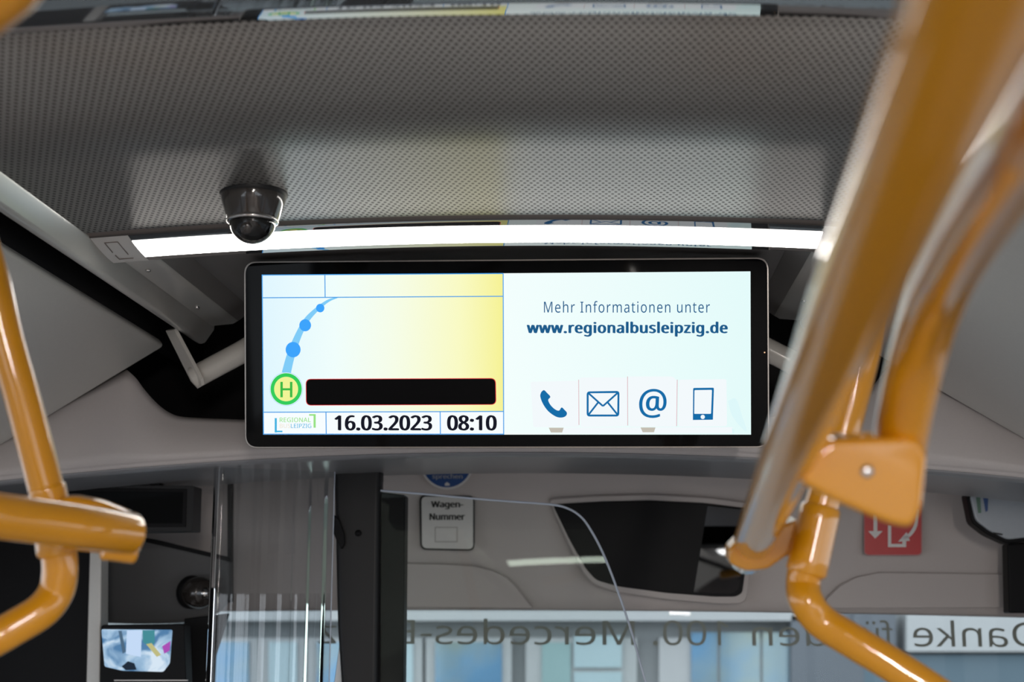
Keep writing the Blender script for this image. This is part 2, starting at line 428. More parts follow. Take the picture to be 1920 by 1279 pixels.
# ================================================================== DOME CAMERA
c0 = P(475, 378, 1.86); zc = ZC+arc(c0.x)
dc = empty('dome_camera', (c0.x, 1.86, zc), label='small round surveillance camera with clear dome on the perforated ceiling', cat='camera')
L_ = (c0.x, 1.86, zc)
lathe('base_ring', [(.0, -.001), (.0455, -.001), (.0465, .002), (.0465, .006), (.044, .009), (.043, .010)], MT['dark'], L_, parent=dc)
lathe('skirt', [(.0445, .009), (.0440, .014), (.0415, .022), (.0385, .031), (.0358, .039), (.0345, .0415), (.0325, .043), (.030, .043)], MT['smoke'], L_, parent=dc)
lathe('clamp_ring', [(.034, .040), (.0355, .042), (.0352, .045), (.033, .046), (.031, .046)], MT['chrome'], L_, parent=dc)
lathe('clear_dome', [(.0315*cos(radians(a)), .044+.031*sin(radians(a))) for a in range(0, 91, 6)], MT['clear'], L_, parent=dc)
eye = lathe('camera_ball', [(.0268*cos(radians(a)), .043+.0262*sin(radians(a))) for a in range(-20, 91, 6)], MT['gblack'], L_, parent=dc)
lathe('lens', [(.0, .0275), (.006, .027), (.0085, .025), (.0085, .020)], MT['smoke'], (c0.x-.004, 1.855, zc-.048), (.1, -.75, -.45), eye, 24)

# ================================================================== PASSENGER DISPLAY
dn = Vector((0, -cos(PITCH), -sin(PITCH)))           # display faces slightly down the aisle
dcen = P(950, 662, 2.30); dx = Vector((1, 0, 0)); du = dn.cross(dx).normalized()
if du.z < 0: du = -du
def SP(px, py, lift=0.):
    d = ray(px, py); t = (dcen-CAMP).dot(dn)/d.dot(dn); return CAMP+d*t+dn*lift
disp = empty('passenger_display', dcen, label='wide black flat display hanging under the ceiling showing stop and web page', cat='screen')
outer = rnd([(457, 490), (1441.5, 482), (1443, 840), (459, 841)], [24, 24, 24, 24], 8)
inner = rnd([(460.5, 493), (1438.5, 485.5), (1440, 837), (462, 838)], [22, 22, 22, 22], 8)
prism('housing', [SP(x, y, -.004) for x, y in outer], -dn*.045, MT['dark'], disp, bevel=.002)
prism('metal_frame', [SP(x, y, .0) for x, y in outer], -dn*.004, mat('display_edge_metal', (.30, .28, .26), rough=.28, metal=1, noise=.03, nscale=60), disp, bevel=.0008)
prism('front_glass', [SP(x, y, .0008) for x, y in inner], -dn*.004, MT['gblack'], disp)
CNT = [0]
def flat(name, pts, lift, m, parent, ):
    vs = [SP(x, y, lift) for x, y in pts]
    return mesh(name, vs, [tuple(range(len(vs)))], m, parent)
def lerp(a, b, t): return a+(b-a)*t
def sy(px, base=0): return base-7*((px-492)/915.)     # the picture's upper edge climbs to the right
# backdrop of the left half: pale blue running into soft yellow
def grad_mat(name, stops, s=1.):
    m = emit(name, (1, 1, 1), s); nt = m.node_tree; e = [n for n in nt.nodes if n.type == 'EMISSION'][0]
    tc = nt.nodes.new('ShaderNodeTexCoord'); sp = nt.nodes.new('ShaderNodeSeparateXYZ'); r = nt.nodes.new('ShaderNodeValToRGB')
    nt.links.new(tc.outputs['Generated'], sp.inputs[0]); nt.links.new(sp.outputs[0], r.inputs[0]); nt.links.new(r.outputs[0], e.inputs[0])
    while len(r.color_ramp.elements) < len(stops): r.color_ramp.elements.new(.5)
    for el, (p, c) in zip(r.color_ramp.elements, stops): el.position = p; el.color = (*srgb(*c), 1)
    return m
EM = dict(
    bgl=grad_mat('screen_left', [(0, (224, 246, 255)), (.3, (240, 254, 252)), (.55, (246, 253, 232)), (.82, (249, 250, 196)), (1, (246, 242, 148))], 1.0),
    bgr=grad_mat('screen_right', [(0, (240, 252, 255)), (.4, (246, 255, 254)), (1, (228, 251, 250))], 1.0),
    line=emit('screen_line_blue', srgb(74, 160, 232)), dot=emit('screen_dot', srgb(62, 164, 252)), path=emit('screen_path', srgb(128, 204, 248)),
    green=emit('screen_green', srgb(52, 205, 92)), dgreen=emit('screen_dark_green', srgb(60, 186, 70)), pale=emit('screen_pale_yellow', srgb(240, 244, 150)),
    wh=emit('screen_white', srgb(247, 253, 255)), cube=emit('screen_cube', srgb(243, 249, 252)), cubes=emit('screen_cube_shade', srgb(226, 240, 246)),
    blk=mat('screen_black', (.003, .003, .0035), rough=.3, spec=.04), redl=emit('screen_red', srgb(222, 60, 66)), ink=emit('screen_ink', srgb(24, 26, 38)),
    navy=emit('screen_navy', srgb(30, 92, 140)), icon=emit('screen_icon', srgb(22, 108, 168)), lgrey=emit('screen_grey', srgb(196, 190, 178)),
    lgreen=emit('screen_light_green', srgb(150, 226, 130)), sky=emit('screen_sky', srgb(70, 180, 226)), lgrn2=emit('screen_logo_green', srgb(200, 236, 190)), cream=emit('screen_logo_cream', srgb(240, 226, 206)),
    pink=emit('screen_pink', srgb(222, 168, 178)), tint=emit('screen_tint', srgb(222, 248, 250)),
)
scr = flat('screen', [(491.5, 516), (1407, 509), (1408, 815), (494, 815)], .0011, EM['bgr'], disp)
def s_flat(name, pts, lift, m): return flat(name, pts, .0011+lift*.00015, m, scr)
def bar(name, x0, y0, x1, y1, w_, m, lift=3):
    a, b = Vector((x0, y0)), Vector((x1, y1)); n = (b-a).normalized(); n = Vector((-n.y, n.x))*w_/2
    return s_flat(name, [a+n, b+n, b-n, a-n], lift, m)
def disc(name, cx, cy, rx, ry, m, lift=4, n=40): return s_flat(name, [(cx+rx*cos(2*pi*i/n), cy+ry*sin(2*pi*i/n)) for i in range(n)], lift, m)
def ringm(name, pts_o, pts_i, lift, m):
    n = len(pts_o); vs = [SP(x, y, .0011+lift*.00015) for x, y in list(pts_o)+list(pts_i)]
    return mesh(name, vs, [(i, (i+1) % n, (i+1) % n+n, i+n) for i in range(n)], m, scr)
s_flat('left_background', [(491.5, 516), (943.5, 512.7), (944.5, 815), (494, 815)], 1, EM['bgl'])
s_flat('footer_field', [(494, 772.5), (944.4, 771), (944.5, 815), (494, 815)], 2, EM['wh'])
for q in ((491.5, 516, 943.5, 513), (491.5, 558.5, 943.8, 555.7), (609.5, 515, 610, 557.5), (492, 515, 494.5, 815), (943.5, 513, 944.5, 815), (494, 773, 944.3, 771.5), (611.5, 773, 612, 814), (825.5, 772, 826, 814), (494, 814, 944.5, 814)):
    bar('grid_line', *q, 1.8, EM['line'])
# route path tapering away
pc = [(537, 700, 17), (544, 672, 15.5), (552, 648, 14), (562, 624, 12), (574, 602, 10.5), (587, 587, 8.5), (603, 573, 6.5), (618, 563, 4.5), (633, 558, 2)]
sp_ = spline([Vector(q) for q in pc], 4); Lp = []; Rp = []
for i, q in enumerate(sp_):
    a = sp_[min(i+1, len(sp_)-1)]-sp_[max(i-1, 0)]; n = Vector((-a.y, a.x)).normalized()*q.z/2
    Lp.append((q.x+n.x, q.y+n.y)); Rp.append((q.x-n.x, q.y-n.y))
vs = [SP(x, y, .0011+.0003) for x, y in Lp+Rp]; n = len(Lp)
mesh('route_line', vs, [(i, i+1, i+1+n, i+n) for i in range(n-1)], EM['path'], scr)
for x, y, r in ((600.8, 577.8, 7.8), (572.6, 610, 11), (550, 655.7, 14)): disc('route_stop', x, y, r, r*1.03, EM['dot'])
disc('stop_sign_rim', 537, 729.5, 31, 31.5, EM['path'], 3); disc('stop_sign_halo', 537, 729.5, 30.3, 30.8, EM['wh'], 4)
disc('stop_sign_ring', 537, 729.5, 29.3, 29.8, EM['green'], 5); disc('stop_sign_field', 537, 729.5, 22.5, 23, EM['pale'], 6)
for q in ((528.5, 716, 528.5, 745), (546.5, 716, 546.5, 745)): bar('stop_letter', *q, 4.6, EM['dgreen'], 7)
bar('stop_letter', 528, 730, 547, 730, 4, EM['dgreen'], 7)
s_flat('name_bar_outline', rnd([(573.5, 710.5), (929.8, 709), (930.8, 759), (574, 760.5)], 10, 6), 3, EM['redl'])
s_flat('name_bar', rnd([(574.8, 711.6), (928.6, 710.2), (929.4, 758), (575.2, 759.3)], 9, 6), 4, EM['blk'])
def fr(lift): return lambda x, y: SP(x, y, .0011+lift*.00015)
text_mesh('date', '16.03.2023', INTER, 629, 809, 807, 779, fr(5), EM['ink'], scr, bold=.036)
text_mesh('time', '08:10', INTER, 840, 930, 807, 779, fr(5), EM['ink'], scr, bold=.036)
# operator logo in the footer
bar('logo_bracket', 517.5, 784, 517.5, 811, 4, EM['sky'], 4); bar('logo_bracket', 516, 809, 530, 809, 3, EM['sky'], 4)
bar('logo_bracket', 590.3, 777, 590.3, 802, 4, EM['lgreen'], 4); bar('logo_bracket', 580, 778, 592, 778, 3, EM['lgreen'], 4)
text_mesh('logo_text', 'REGIONAL', INTER, 525, 583, 791.5, 783, fr(5), EM['lgreen'], scr, bold=.008, spacing=1.05)
text_mesh('logo_text', 'BUS', INTER, 525, 545, 802.5, 794.5, fr(5), EM['cream'], scr)
text_mesh('logo_text', 'LEIPZIG', INTER, 546, 584, 802.5, 794.5, fr(5), EM['sky'], scr, bold=.005)
# right half
text_mesh('headline', 'Mehr Informationen unter', INTER, 1020, 1331, 586.5, 564.5, fr(4), EM['navy'], scr, spacing=1.12)
text_mesh('web_address', 'www.regionalbusleipzig.de', INTER, 989, 1363, 631, 603.5, fr(4), EM['navy'], scr, bold=.042, spacing=1.08)
for pts in ([(995, 716), (1084, 714), (1085, 797), (1083, 800), (1000, 801)], [(1087, 708), (1176, 708), (1176, 799), (1089, 801)], [(1178, 706), (1262, 706), (1270, 715), (1268, 798), (1266, 800), (1180, 800)], [(1273, 712), (1362, 711), (1363, 799), (1272, 800)]):
    s_flat('white_cube', rnd(pts, 4, 3), 2, EM['cube'])
for q in ((1085, 712, 1085.7, 797), (1176.6, 706, 1177, 798), (1269.8, 712, 1268.6, 799)): bar('cube_gap', *q, 1.1, EM['pink'], 3)
s_flat('desk_edge', rnd([(1052, 802), (1374, 801), (1376, 812), (1052, 813)], 2, 2), 2, EM['cube'])
for pts in ([(1029, 802), (1057, 802), (1054, 811), (1033, 811)], [(1201, 801.5), (1229, 801.5), (1226, 810.5), (1205, 810.5)]): s_flat('desk_gap', pts, 3, EM['lgrey'])
s_flat('desk_gap', [(1372, 802), (1377, 806), (1376, 813), (1373, 813)], 3, EM['tint'])
s_flat('soft_leaf', spline([(1365, 752), (1380, 748), (1392, 782), (1400, 808), (1388, 800), (1372, 778), (1365, 752)], 4), 2, EM['tint'])
# handset icon
ph = spline([Vector(q) for q in ((1015, 735), (1020, 731.5), (1026, 737), (1032, 744), (1028, 750), (1032, 759), (1040, 767), (1048, 770), (1053, 764), (1058, 768), (1063, 774), (1061, 780), (1053, 783), (1042, 781), (1028, 771), (1018, 757), (1013, 743), (1015, 735))], 4)[:-1]
s_flat('handset_icon', [tuple(q) for q in ph], 5, EM['icon'])
# envelope icon
eo = rnd([(1100, 734), (1161.5, 733), (1161, 781), (1100, 781)], 6, 5); ei = rnd([(1103.8, 737.5), (1157.8, 737), (1157.3, 777.3), (1103.8, 777.3)], 3, 5)
ringm('envelope_icon', eo, ei, 5, EM['icon'])
for q in ((1102, 736, 1130.5, 761.5), (1130.5, 761.5, 1159.5, 735.5), (1102.5, 779, 1122, 754), (1159, 779, 1139, 754)): bar('envelope_fold', *q, 3.4, EM['icon'], 5)
text_mesh('at_icon', '@', INTER, 1199, 1249, 783.5, 729.5, fr(5), EM['icon'], scr, bold=.01)
ringm('phone_icon', rnd([(1299.5, 727.5), (1338.5, 727), (1336.5, 787), (1299, 787.5)], 2, 2), rnd([(1302, 731.5), (1334.8, 731), (1333, 776), (1301.5, 776.3)], 1.5, 2), 5, EM['icon'])
s_flat('phone_icon', [(1299.3, 776), (1336.9, 776), (1336.5, 787), (1299, 787.5)], 5, EM['icon'])
disc('phone_button', 1317.5, 781.8, 4, 4, EM['cube'], 6)
lathe('indicator_led', [(.0012, 0), (.0012, .0006), (0, .0008)], emit('led', srgb(255, 205, 160)), SP(1433.5, 661, .0008), dn, disp, 12)

# mounting arch behind the display
mount = empty('display_mount', (XC, 2.55, H+.5), label='ivory tubular bracket carrying the display from the ceiling rails', cat='bracket')
YM = 2.62
hub = [P(364, 708, YM), P(450, 662, YM), P(560, 603, YM)]
rt = [Vector((2*XC-.0-p.x, p.y, p.z)) for p in hub[::-1]]
tube('tube', spline([hub[0], hub[1], hub[2], Vector((XC-.2, YM, hub[2].z+.02)), Vector((XC+.2, YM, hub[2].z+.02)), rt[0], rt[1], rt[2]], 6), .0215, MT['ivory'], mount)
for s in (0, 1):
    a = [P(310, 620, YM+.015), P(326, 618, YM-.02), P(376, 712, YM-.03), P(378, 724, YM-.02), P(370, 729, YM), P(358, 716, YM+.02)]
    if s: a = [Vector((2*XC-p.x, p.y, p.z)) for p in a]
    prism('side_plate', a, Vector(((.006 if not s else -.006), .0, .003)), MT['ivory'], mount, bevel=.001)
for s in (-1, 1): box('strut', XC+s*.16-.02, XC+s*.16+.02, 2.36, YM+.01, H+.46, H+.50, MT['dark'], mount)

# ================================================================== PILLAR, GLASS, DRIVER'S AREA
YP = 3.02
post = tag(plate_px('trim_10', [(625, 870), (714, 870), (708, 1300), (640, 1300), (632, 1180)], YP, .05, MT['dark'], bevel=.012), kind='structure')
plate_px('panel', [(712, 922), (760, 928), (756, 1300), (706, 1300)], YP+.02, .05, MT['black'], post, bevel=.004)
lathe('bolt', [(.007, 0), (.007, .004), (0, .005)], MT['black'], P(672, 1000, YP), (0, -1, 0), post, 20)
plate_px('panel', [(626, 965), (636, 975), (645, 1000), (646, 1020), (640, 1030), (630, 1012), (625, 1000)], YP-.012, .012, MT['black'], post, bevel=.002)

# door pane with rounded upper corner
dp = empty('glass_panel', P(900, 1200, 2.95), label='clear glass panel with rounded corner right of the black pillar', cat='glass panel')
l3p = Vector((XC, -.5, H+.545)); c_g = P(900, 1100, 2.97); hit = P(1168, 1057, 2.96); NG = ((hit-CAMP).normalized()*-1+(l3p-hit).normalized()).normalized()
def GP(px, py, off=0.):      # plane leaning slightly towards the passenger side
    n = NG; c = c_g
    d = ray(px, py); t = (c-CAMP).dot(n)/d.dot(n); return CAMP+d*t+n*off
edge = [Vector(q+(0,)) for q in ((714, 920), (800, 927), (900, 936), (980, 942), (1040, 947), (1070, 956), (1092, 972), (1110, 998), (1128, 1032), (1146, 1075), (1164, 1125), (1182, 1178), (1198, 1235), (1216, 1300))]
edge = [(q.x, q.y) for q in spline(edge, 5)]
outl = edge+[(714, 1300)]
vs = [GP(*q) for q in outl]
mesh('pane', vs, [tuple(range(len(vs)))], MT['pane2'], dp)
tube('pane_edge', [GP(*q) for q in edge], .0024, MT['edge'], dp, 10)

# curved partition glass beside the driver
cg = empty('driver_screen', P(500, 1250, 2.75), label='curved clear partition glass beside the driver with bright vertical edges', cat='glass panel')
YG = 2.75
plan = []
aL = P(392, 900, YG)
for a in range(-150, -60, 15): plan.append((aL.x+.035+.035*cos(radians(a-30)), YG+.04+.035*sin(radians(a-30))))
pr = P(624, 900, 2.95); x0, y0 = plan[-1]
for i in range(1, 61):
    t = i/60; plan.append((x0+(pr.x-x0)*t, y0+(2.97-y0)*t-.006*sin(pi*t)+.0007*sin(t*41)+.0004*sin(t*87+1)))
rows = []
for k in range(16):
    row = []
    for i, (x, y) in enumerate(plan):
        t = i/(len(plan)-1); ztop = H+.2975*(y/2.75)*1.0-.025*max(0, (t-.25)/.75)**1.2*1.0
        row.append(Vector((x, y, ztop+(H-.25-ztop)*k/15)))
    rows.append(row)
gl = sheet('pane', rows, MT['pane'], cg)
tube('pane_edge', [r[0] for r in rows], .0012, MT['edge'], cg, 8)
tube('pane_edge', [r[-1] for r in rows], .0012, MT['edge'], cg, 8)
tube('pane_edge', rows[0], .0012, MT['edge'], cg, 8)

# dark structure left of the driver
tag(plate_px('wall_left', [(-260, 880), (100, 880), (168, 905), (168, 1310), (-260, 1310)], 3.1, .04, MT['black']), kind='structure')
tag(plate_px('trim_11', [(168, 1000), (190, 1000), (188, 1310), (160, 1310)], 3.08, .05, MT['flap'], bevel=.004), kind='structure')
# driver headliner (lower, its shade put into the grey)
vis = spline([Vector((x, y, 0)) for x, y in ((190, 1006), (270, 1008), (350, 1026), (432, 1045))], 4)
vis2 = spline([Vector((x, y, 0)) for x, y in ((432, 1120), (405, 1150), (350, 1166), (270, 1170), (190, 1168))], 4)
o = plate_px('sun_blind', [(v.x, v.y) for v in vis+vis2], 3.30, .03, mat('blind_shade_grey', (.10, .10, .102), rough=.6, noise=.05, nscale=200), bevel=.01)
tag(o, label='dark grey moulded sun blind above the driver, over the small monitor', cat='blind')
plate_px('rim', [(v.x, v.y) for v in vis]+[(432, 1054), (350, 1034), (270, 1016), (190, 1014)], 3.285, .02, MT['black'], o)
tag(plate_px('trim_12', [(426, 880), (434, 880), (434, 1130), (426, 1130)], 3.32, .02, MT['dark'], bevel=.002), kind='structure')

# destination / clock box
bx = empty('message_box', P(236, 950, 2.96), label='unlit black matrix sign box below the beam behind the yellow clamp', cat='sign')
prism('case', [P(x, y, 2.96) for x, y in rnd([(60, 908), (364, 911), (361, 996), (60, 1000)], 3, 3)], (0, .06, 0), MT['dark'], bx, bevel=.003)
prism('bezel', [P(x, y, 2.957) for x, y in ((75, 914), (350, 917), (348, 988), (75, 990))], (0, .004, 0), MT['black'], bx, bevel=.001)
prism('display_window', [P(x, y, 2.9555) for x, y in ((85, 921), (343, 923), (341, 981), (85, 983))], (0, .003, 0), MT['gblack'], bx)
for i in range(3): box('bracket', P(110+90*i, 905, 2.97).x-.01, P(110+90*i, 905, 2.97).x+.01, 2.97, 3.0, H+.235, H+.272, MT['black'], bx)

# round lamp on the blind
pl = P(378, 1112, 3.25)
rl = empty('spot_lamp', pl, label='round dark reading lamp with a chrome highlight on the sun blind', cat='lamp')
lathe('mount', [(.0, -.05), (.036, -.05), (.038, -.045), (.038, -.036), (.033, -.030)], MT['black'], pl, (.75, -.65, -.05), rl)
lathe('body', [(.034, -.032), (.036, -.02), (.0355, 0), (.030, .014), (.024, .019), (.0, .020)], MT['smoke'], pl, (.75, -.65, -.05), rl)
lathe('lens', [(.014, .018), (.013, .022), (.008, .026), (0, .027)], MT['chrome'], pl, (.75, -.65, -.05), rl, 24)

tag(plate_px('trim_16', [(345, 1160), (425, 1150), (400, 1230), (396, 1310), (340, 1310)], 3.2, .03, MT['black'], bevel=.003), kind='structure')
# monitor
mon = empty('monitor', P(258, 1225, 3.05), label='small lit driver monitor showing a camera view, bottom left', cat='screen')
prism('case', [P(x, y, 3.05) for x, y in rnd([(189, 1172), (345, 1170), (350, 1310), (186, 1310)], 6, 3)], (0, .05, 0), MT['black'], mon, bevel=.004)
def monitor_mat():
    m = emit('monitor_picture', (1, 1, 1), 1.0); nt = m.node_tree; e = [n for n in nt.nodes if n.type == 'EMISSION'][0]
    tc = nt.nodes.new('ShaderNodeTexCoord'); n = nt.nodes.new('ShaderNodeTexNoise'); n.inputs['Scale'].default_value = 2.0; n.inputs['Detail'].default_value = 3; n.inputs['Distortion'].default_value = 1.2
    r = nt.nodes.new('ShaderNodeValToRGB'); nt.links.new(tc.outputs['Generated'], n.inputs[0]); nt.links.new(n.outputs[0], r.inputs[0]); nt.links.new(r.outputs[0], e.inputs[0])
    els = r.color_ramp.elements; els[0].position = .36; els[0].color = (*srgb(84, 128, 170), 1); els[1].position = .62; els[1].color = (*srgb(214, 230, 244), 1)
    x = els.new(.5); x.color = (*srgb(160, 192, 220), 1); return m
pic = prism('screen', [P(x, y, 3.048) for x, y in rnd([(190, 1180), (323, 1181), (318, 1244), (306, 1260), (230, 1258), (196, 1250)], 3, 2)], (0, .002, 0), monitor_mat(), mon)
def mp(name, pts, c, k): prism(name, [P(x, y, 3.0478-k*.0002) for x, y in pts], (0, .0001, 0), emit('picture_'+name+str(k), srgb(*c)), pic)
mp('picture_doorway', [(238, 1182), (266, 1182), (264, 1232), (236, 1226)], (196, 218, 246), 1)
mp('picture_door_edge', [(222, 1183), (228, 1183), (236, 1222), (230, 1226)], (78, 104, 128), 2)
mp('picture_teal_area', [(267, 1182), (290, 1182), (290, 1206), (280, 1214), (268, 1204)], (70, 140, 150), 3)
mp('picture_seat', [(274, 1208), (284, 1206), (302, 1228), (294, 1232)], (190, 186, 130), 4)
mp('picture_magenta_patch', [(304, 1212), (320, 1202), (318, 1220), (308, 1226)], (170, 80, 180), 5)
mp('picture_shadow', [(228, 1250), (240, 1240), (252, 1244), (256, 1256), (236, 1257)], (34, 44, 58), 6)
prism('lower_edge', [P(x, y, 3.045) for x, y in ((214, 1275), (352, 1275), (352, 1277), (214, 1277))], (0, .003, 0), MT['white'], mon)

# door frame bar and screen post seen behind the glass
tag(plate_px('trim_13', [(647, 1130), (660, 1130), (640, 1310), (622, 1310)], 3.16, .03, MT['alu'], bevel=.003), kind='structure')
tag(plate_px('trim_14', [(660, 1132), (672, 1140), (652, 1310), (640, 1310)], 3.15, .03, MT['dark'], bevel=.003), kind='structure')

# ================================================================== ON THE HEADLINER
# round notice, mostly behind the beam
def disc_px(cx, cy, r, n=40): return [(cx+r*cos(2*pi*i/n), cy+r*sin(2*pi*i/n)) for i in range(n)]
sg = empty('round_notice', P(838, 868, 3.36), label='round blue notice sticker half hidden by the beam above the white plate', cat='sticker')
YS = 3.395
plate_px('border', disc_px(838, 868, 50), YS, .002, MT['white'], sg)
plate_px('field', disc_px(838, 868, 46), YS-.001, .001, MT['blue'], sg)
for s_, x0, x1, y0, y1 in (('mit', 822, 854, 866, 856), ('dem Fahrer', 803, 873, 883, 873), ('sprechen', 811, 867, 900, 889)):
    text_mesh('lettering', s_, INTER, x0, x1, y0, y1, lambda x, y: P(x, y, YS-.0015), MT['white'], sg, bold=.02)
plate_px('small_mark', [(834, 907), (838, 904), (843, 907), (843, 911), (834, 911)], YS-.0015, .0005, MT['white'], sg)
# coach number plate
YN = 3.435
pn = empty('number_plate', P(838, 982, YN), label='white rounded plate reading Wagen-Nummer on the beige headliner', cat='sign')
plate_px('rim', rnd([(786, 928), (890, 930), (890, 1033), (788, 1031)], 12, 4), YN+.002, .006, MT['dark'], pn, bevel=.001)
plate_px('plate', rnd([(790, 931), (887, 932), (887, 1030), (791, 1028)], 10, 4), YN-.002, .004, MT['white'], pn, bevel=.001)
text_mesh('lettering', 'Wagen-', INTER, 809, 868, 955, 940, lambda x, y: P(x, y, YN-.0025), MT['ink'], pn, bold=.045)
text_mesh('lettering', 'Nummer', INTER, 806, 871, 975, 963, lambda x, y: P(x, y, YN-.0025), MT['ink'], pn, bold=.045)
for a, b, c_, d in ((815, 988, 858, 990), (815, 1015, 858, 1017), (815, 988, 817, 1017), (856, 988, 858, 1017)):
    plate_px('box_line', [(a, b), (c_, b), (c_, d), (a, d)], YN-.0025, .0004, mat('grey_print', (.45, .43, .41), rough=.5), pn)
# interior mirror
YM2 = 3.43
mo = [(1036, 946), (1060, 944), (1130, 940), (1220, 938), (1320, 943), (1412, 954), (1406, 1010), (1392, 1112), (1380, 1119), (1340, 1119), (1250, 1112), (1160, 1100), (1118, 1088), (1098, 1066), (1068, 1012)]
cx, cy = 1220, 1020
def scl(pts, k, d=0): return [((x-cx)*k+cx, (y-cy)*(k+d)+cy) for x, y in pts]
mr = empty('interior_mirror', P(1225, 1030, YM2), label='dark tapered interior mirror set in the headliner above the windscreen', cat='mirror')
plate_px('surround', rnd(scl(mo, 1.05, .09), 16, 4), YM2-.004, .075, MT['dome'], mr, bevel=.022, seg=5)
plate_px('frame', rnd(mo, 9, 4), YM2-.010, .02, MT['black'], mr, bevel=.003)
mg = rnd(scl(mo, .955, -.015), 9, 4)
gm = [P(x, y, YM2-.0115) for x, y in mg]
c_ = sum(gm, Vector())/len(gm)
gm = [v+Vector((0, (v.x-c_.x)*-.165+(v.z-c_.z)*.03+.02, 0)) for v in gm]
prism('mirror_glass', gm, (0, .003, 0), MT['mirror'], mr)
# emergency exit sticker
YR = 3.445
rs = empty('exit_sticker', P(1675, 990, YR), label='red square sticker with white arrows behind the big yellow clamp', cat='sticker')
plate_px('border', rnd([(1619, 930), (1729, 930), (1729, 1042), (1620, 1042)], 9, 4), YR, .003, mat('pale_red', (.45, .2, .2)), rs)
plate_px('field', rnd([(1621, 932), (1727, 932), (1727, 1040), (1622, 1040)], 8, 4), YR-.001, .001, MT['red'], rs)
def rp(n, pts): plate_px(n, pts, YR-.0018, .0006, MT['white'], rs)
rp('arrow', [(1638, 950), (1645, 950), (1645, 996), (1655, 996), (1641, 1010), (1628, 996), (1638, 996)])
rp('symbol', [(1665, 985), (1671, 985), (1671, 1020), (1692, 1020), (1692, 1014), (1699, 1014), (1699, 1026), (1665, 1026)])
cur = [(1722, 955), (1720, 985), (1710, 1003), (1696, 1013)]
sp2 = spline([Vector((x, y, 0)) for x, y in cur], 5)
off = [(v.x-6, v.y-3) for v in sp2]
rp('curved_arrow', [(v.x, v.y) for v in sp2]+off[::-1])
rp('arrow_head', [(1700, 998), (1684, 1016), (1706, 1014)])
# right hand ventilation housing / mirror cover
vc = empty('side_display', P(1870, 970, 3.25), label='pale rounded cover with small green and blue mark at the right edge', cat='cover')
vo = rnd([(1811, 925), (1940, 925), (1960, 1010), (1889, 1020), (1850, 1002), (1822, 980)], 8, 4)
plate_px('seal', vo, 3.27, .05, MT['black'], vc, bevel=.004)
vi = rnd([(1819, 928), (1940, 928), (1955, 1004), (1890, 1012), (1855, 995), (1829, 975)], 8, 4)
plate_px('cover', vi, 3.262, .02, mat('pale_cover', (.42, .46, .50), rough=.25, noise=.04, nscale=100), vc, bevel=.004)
plate_px('green_mark', [(1830, 932), (1838, 932), (1840, 962), (1834, 962)], 3.2605, .001, mat('faded_green', srgb(96, 128, 110)), vc)
plate_px('blue_mark', [(1843, 930), (1853, 930), (1852, 958), (1848, 960)], 3.2605, .001, mat('faded_blue', srgb(58, 88, 140)), vc)
plate_px('small_print', [(1862, 998), (1880, 1001), (1880, 1004), (1862, 1001)], 3.2605, .001, MT['dark'], vc)
tag(plate_px('trim_15', [(1889, 1020), (2020, 1005), (2020, 1150), (1892, 1150)], 3.38, .05, MT['black'], bevel=.004), kind='structure')

# lettering on the windscreen, read from outside
wl = empty('windscreen_lettering', P(1300, 1190, 3.598), label='large grey mirrored lettering across the top of the windscreen', cat='lettering')
YW = 3.595
BW = P(1300, 1211, YW).z; HW = P(1300, 1163, YW).z-BW
for s_, xa, xb, lo, hi in (('Danke', 1712, 1945, 0, 1.03), ('für', 1588, 1674, 0, 1.03), ('den', 1410, 1552, 0, 1.03), ('100.', 1224, 1366, -.0, 1.0), ('Mercedes-Benz', 598, 1190, 0, 1.03)):
    pa, pb = P(xa, 1190, YW).x, P(xb, 1190, YW).x
    text_mesh('word', s_, INTER, pa, pb, BW+lo*HW, BW+hi*HW, lambda x, y: Vector((x, YW, y)), MT['frost'], wl, flip=True)

# ================================================================== YELLOW GRAB RAILS
YEL = MT['yellow']
def sleeve(name, a, b, r, parent, seg=32):
    a, b = Vector(a), Vector(b); d = (b-a); n = 6
    return tube(name, [a+d*i/n for i in range(n+1)], r, YEL, parent, seg)
# left stanchion
ls = empty('stanchion', PD(110, 1050, 1.36), label='yellow upright pole at the left edge bending away below the clamp', cat='pole')
tube('pole', spline([PD(-95, 250, 1.36), PD(-60, 380, 1.36), PD(-22, 500, 1.36), PD(10, 634, 1.36), PD(42, 746, 1.36), PD(80, 890, 1.36), PD(103, 985, 1.36), PD(110, 1030, 1.36), PD(112, 1075, 1.36), PD(104, 1112, 1.36), PD(78, 1145, 1.35), PD(30, 1175, 1.34), PD(-20, 1203, 1.33), PD(-120, 1255, 1.30)], 6), .0168, YEL, ls)
sleeve('collar', PD(99, 965, 1.36), PD(107, 1036, 1.36), .0192, ls)
sleeve('collar', PD(88, 915, 1.36), PD(95, 945, 1.36), .0176, ls)
# left rail
lr = empty('grab_rail', PD(100, 985, 1.3), label='thick yellow grab rail reaching in from the left edge with rounded end', cat='rail')
tube('tube', [PD(-420, 905, 1.02), PD(-200, 938, 1.10), PD(0, 968, 1.20), PD(120, 984, 1.26), PD(245, 1000, 1.32)], .0195, YEL, lr)
cl = prism('clamp', [PD(x, y, 1.345) for x, y in rnd([(92, 940), (130, 930), (185, 940), (240, 962), (262, 990), (256, 1040), (235, 1049), (190, 1040), (100, 1030), (80, 1010)], 14, 4)], F_*.022, YEL, lr, bevel=.006)
sleeve('clamp_boss', PD(196, 1030, 1.32), PD(250, 1037, 1.335), .010, lr)
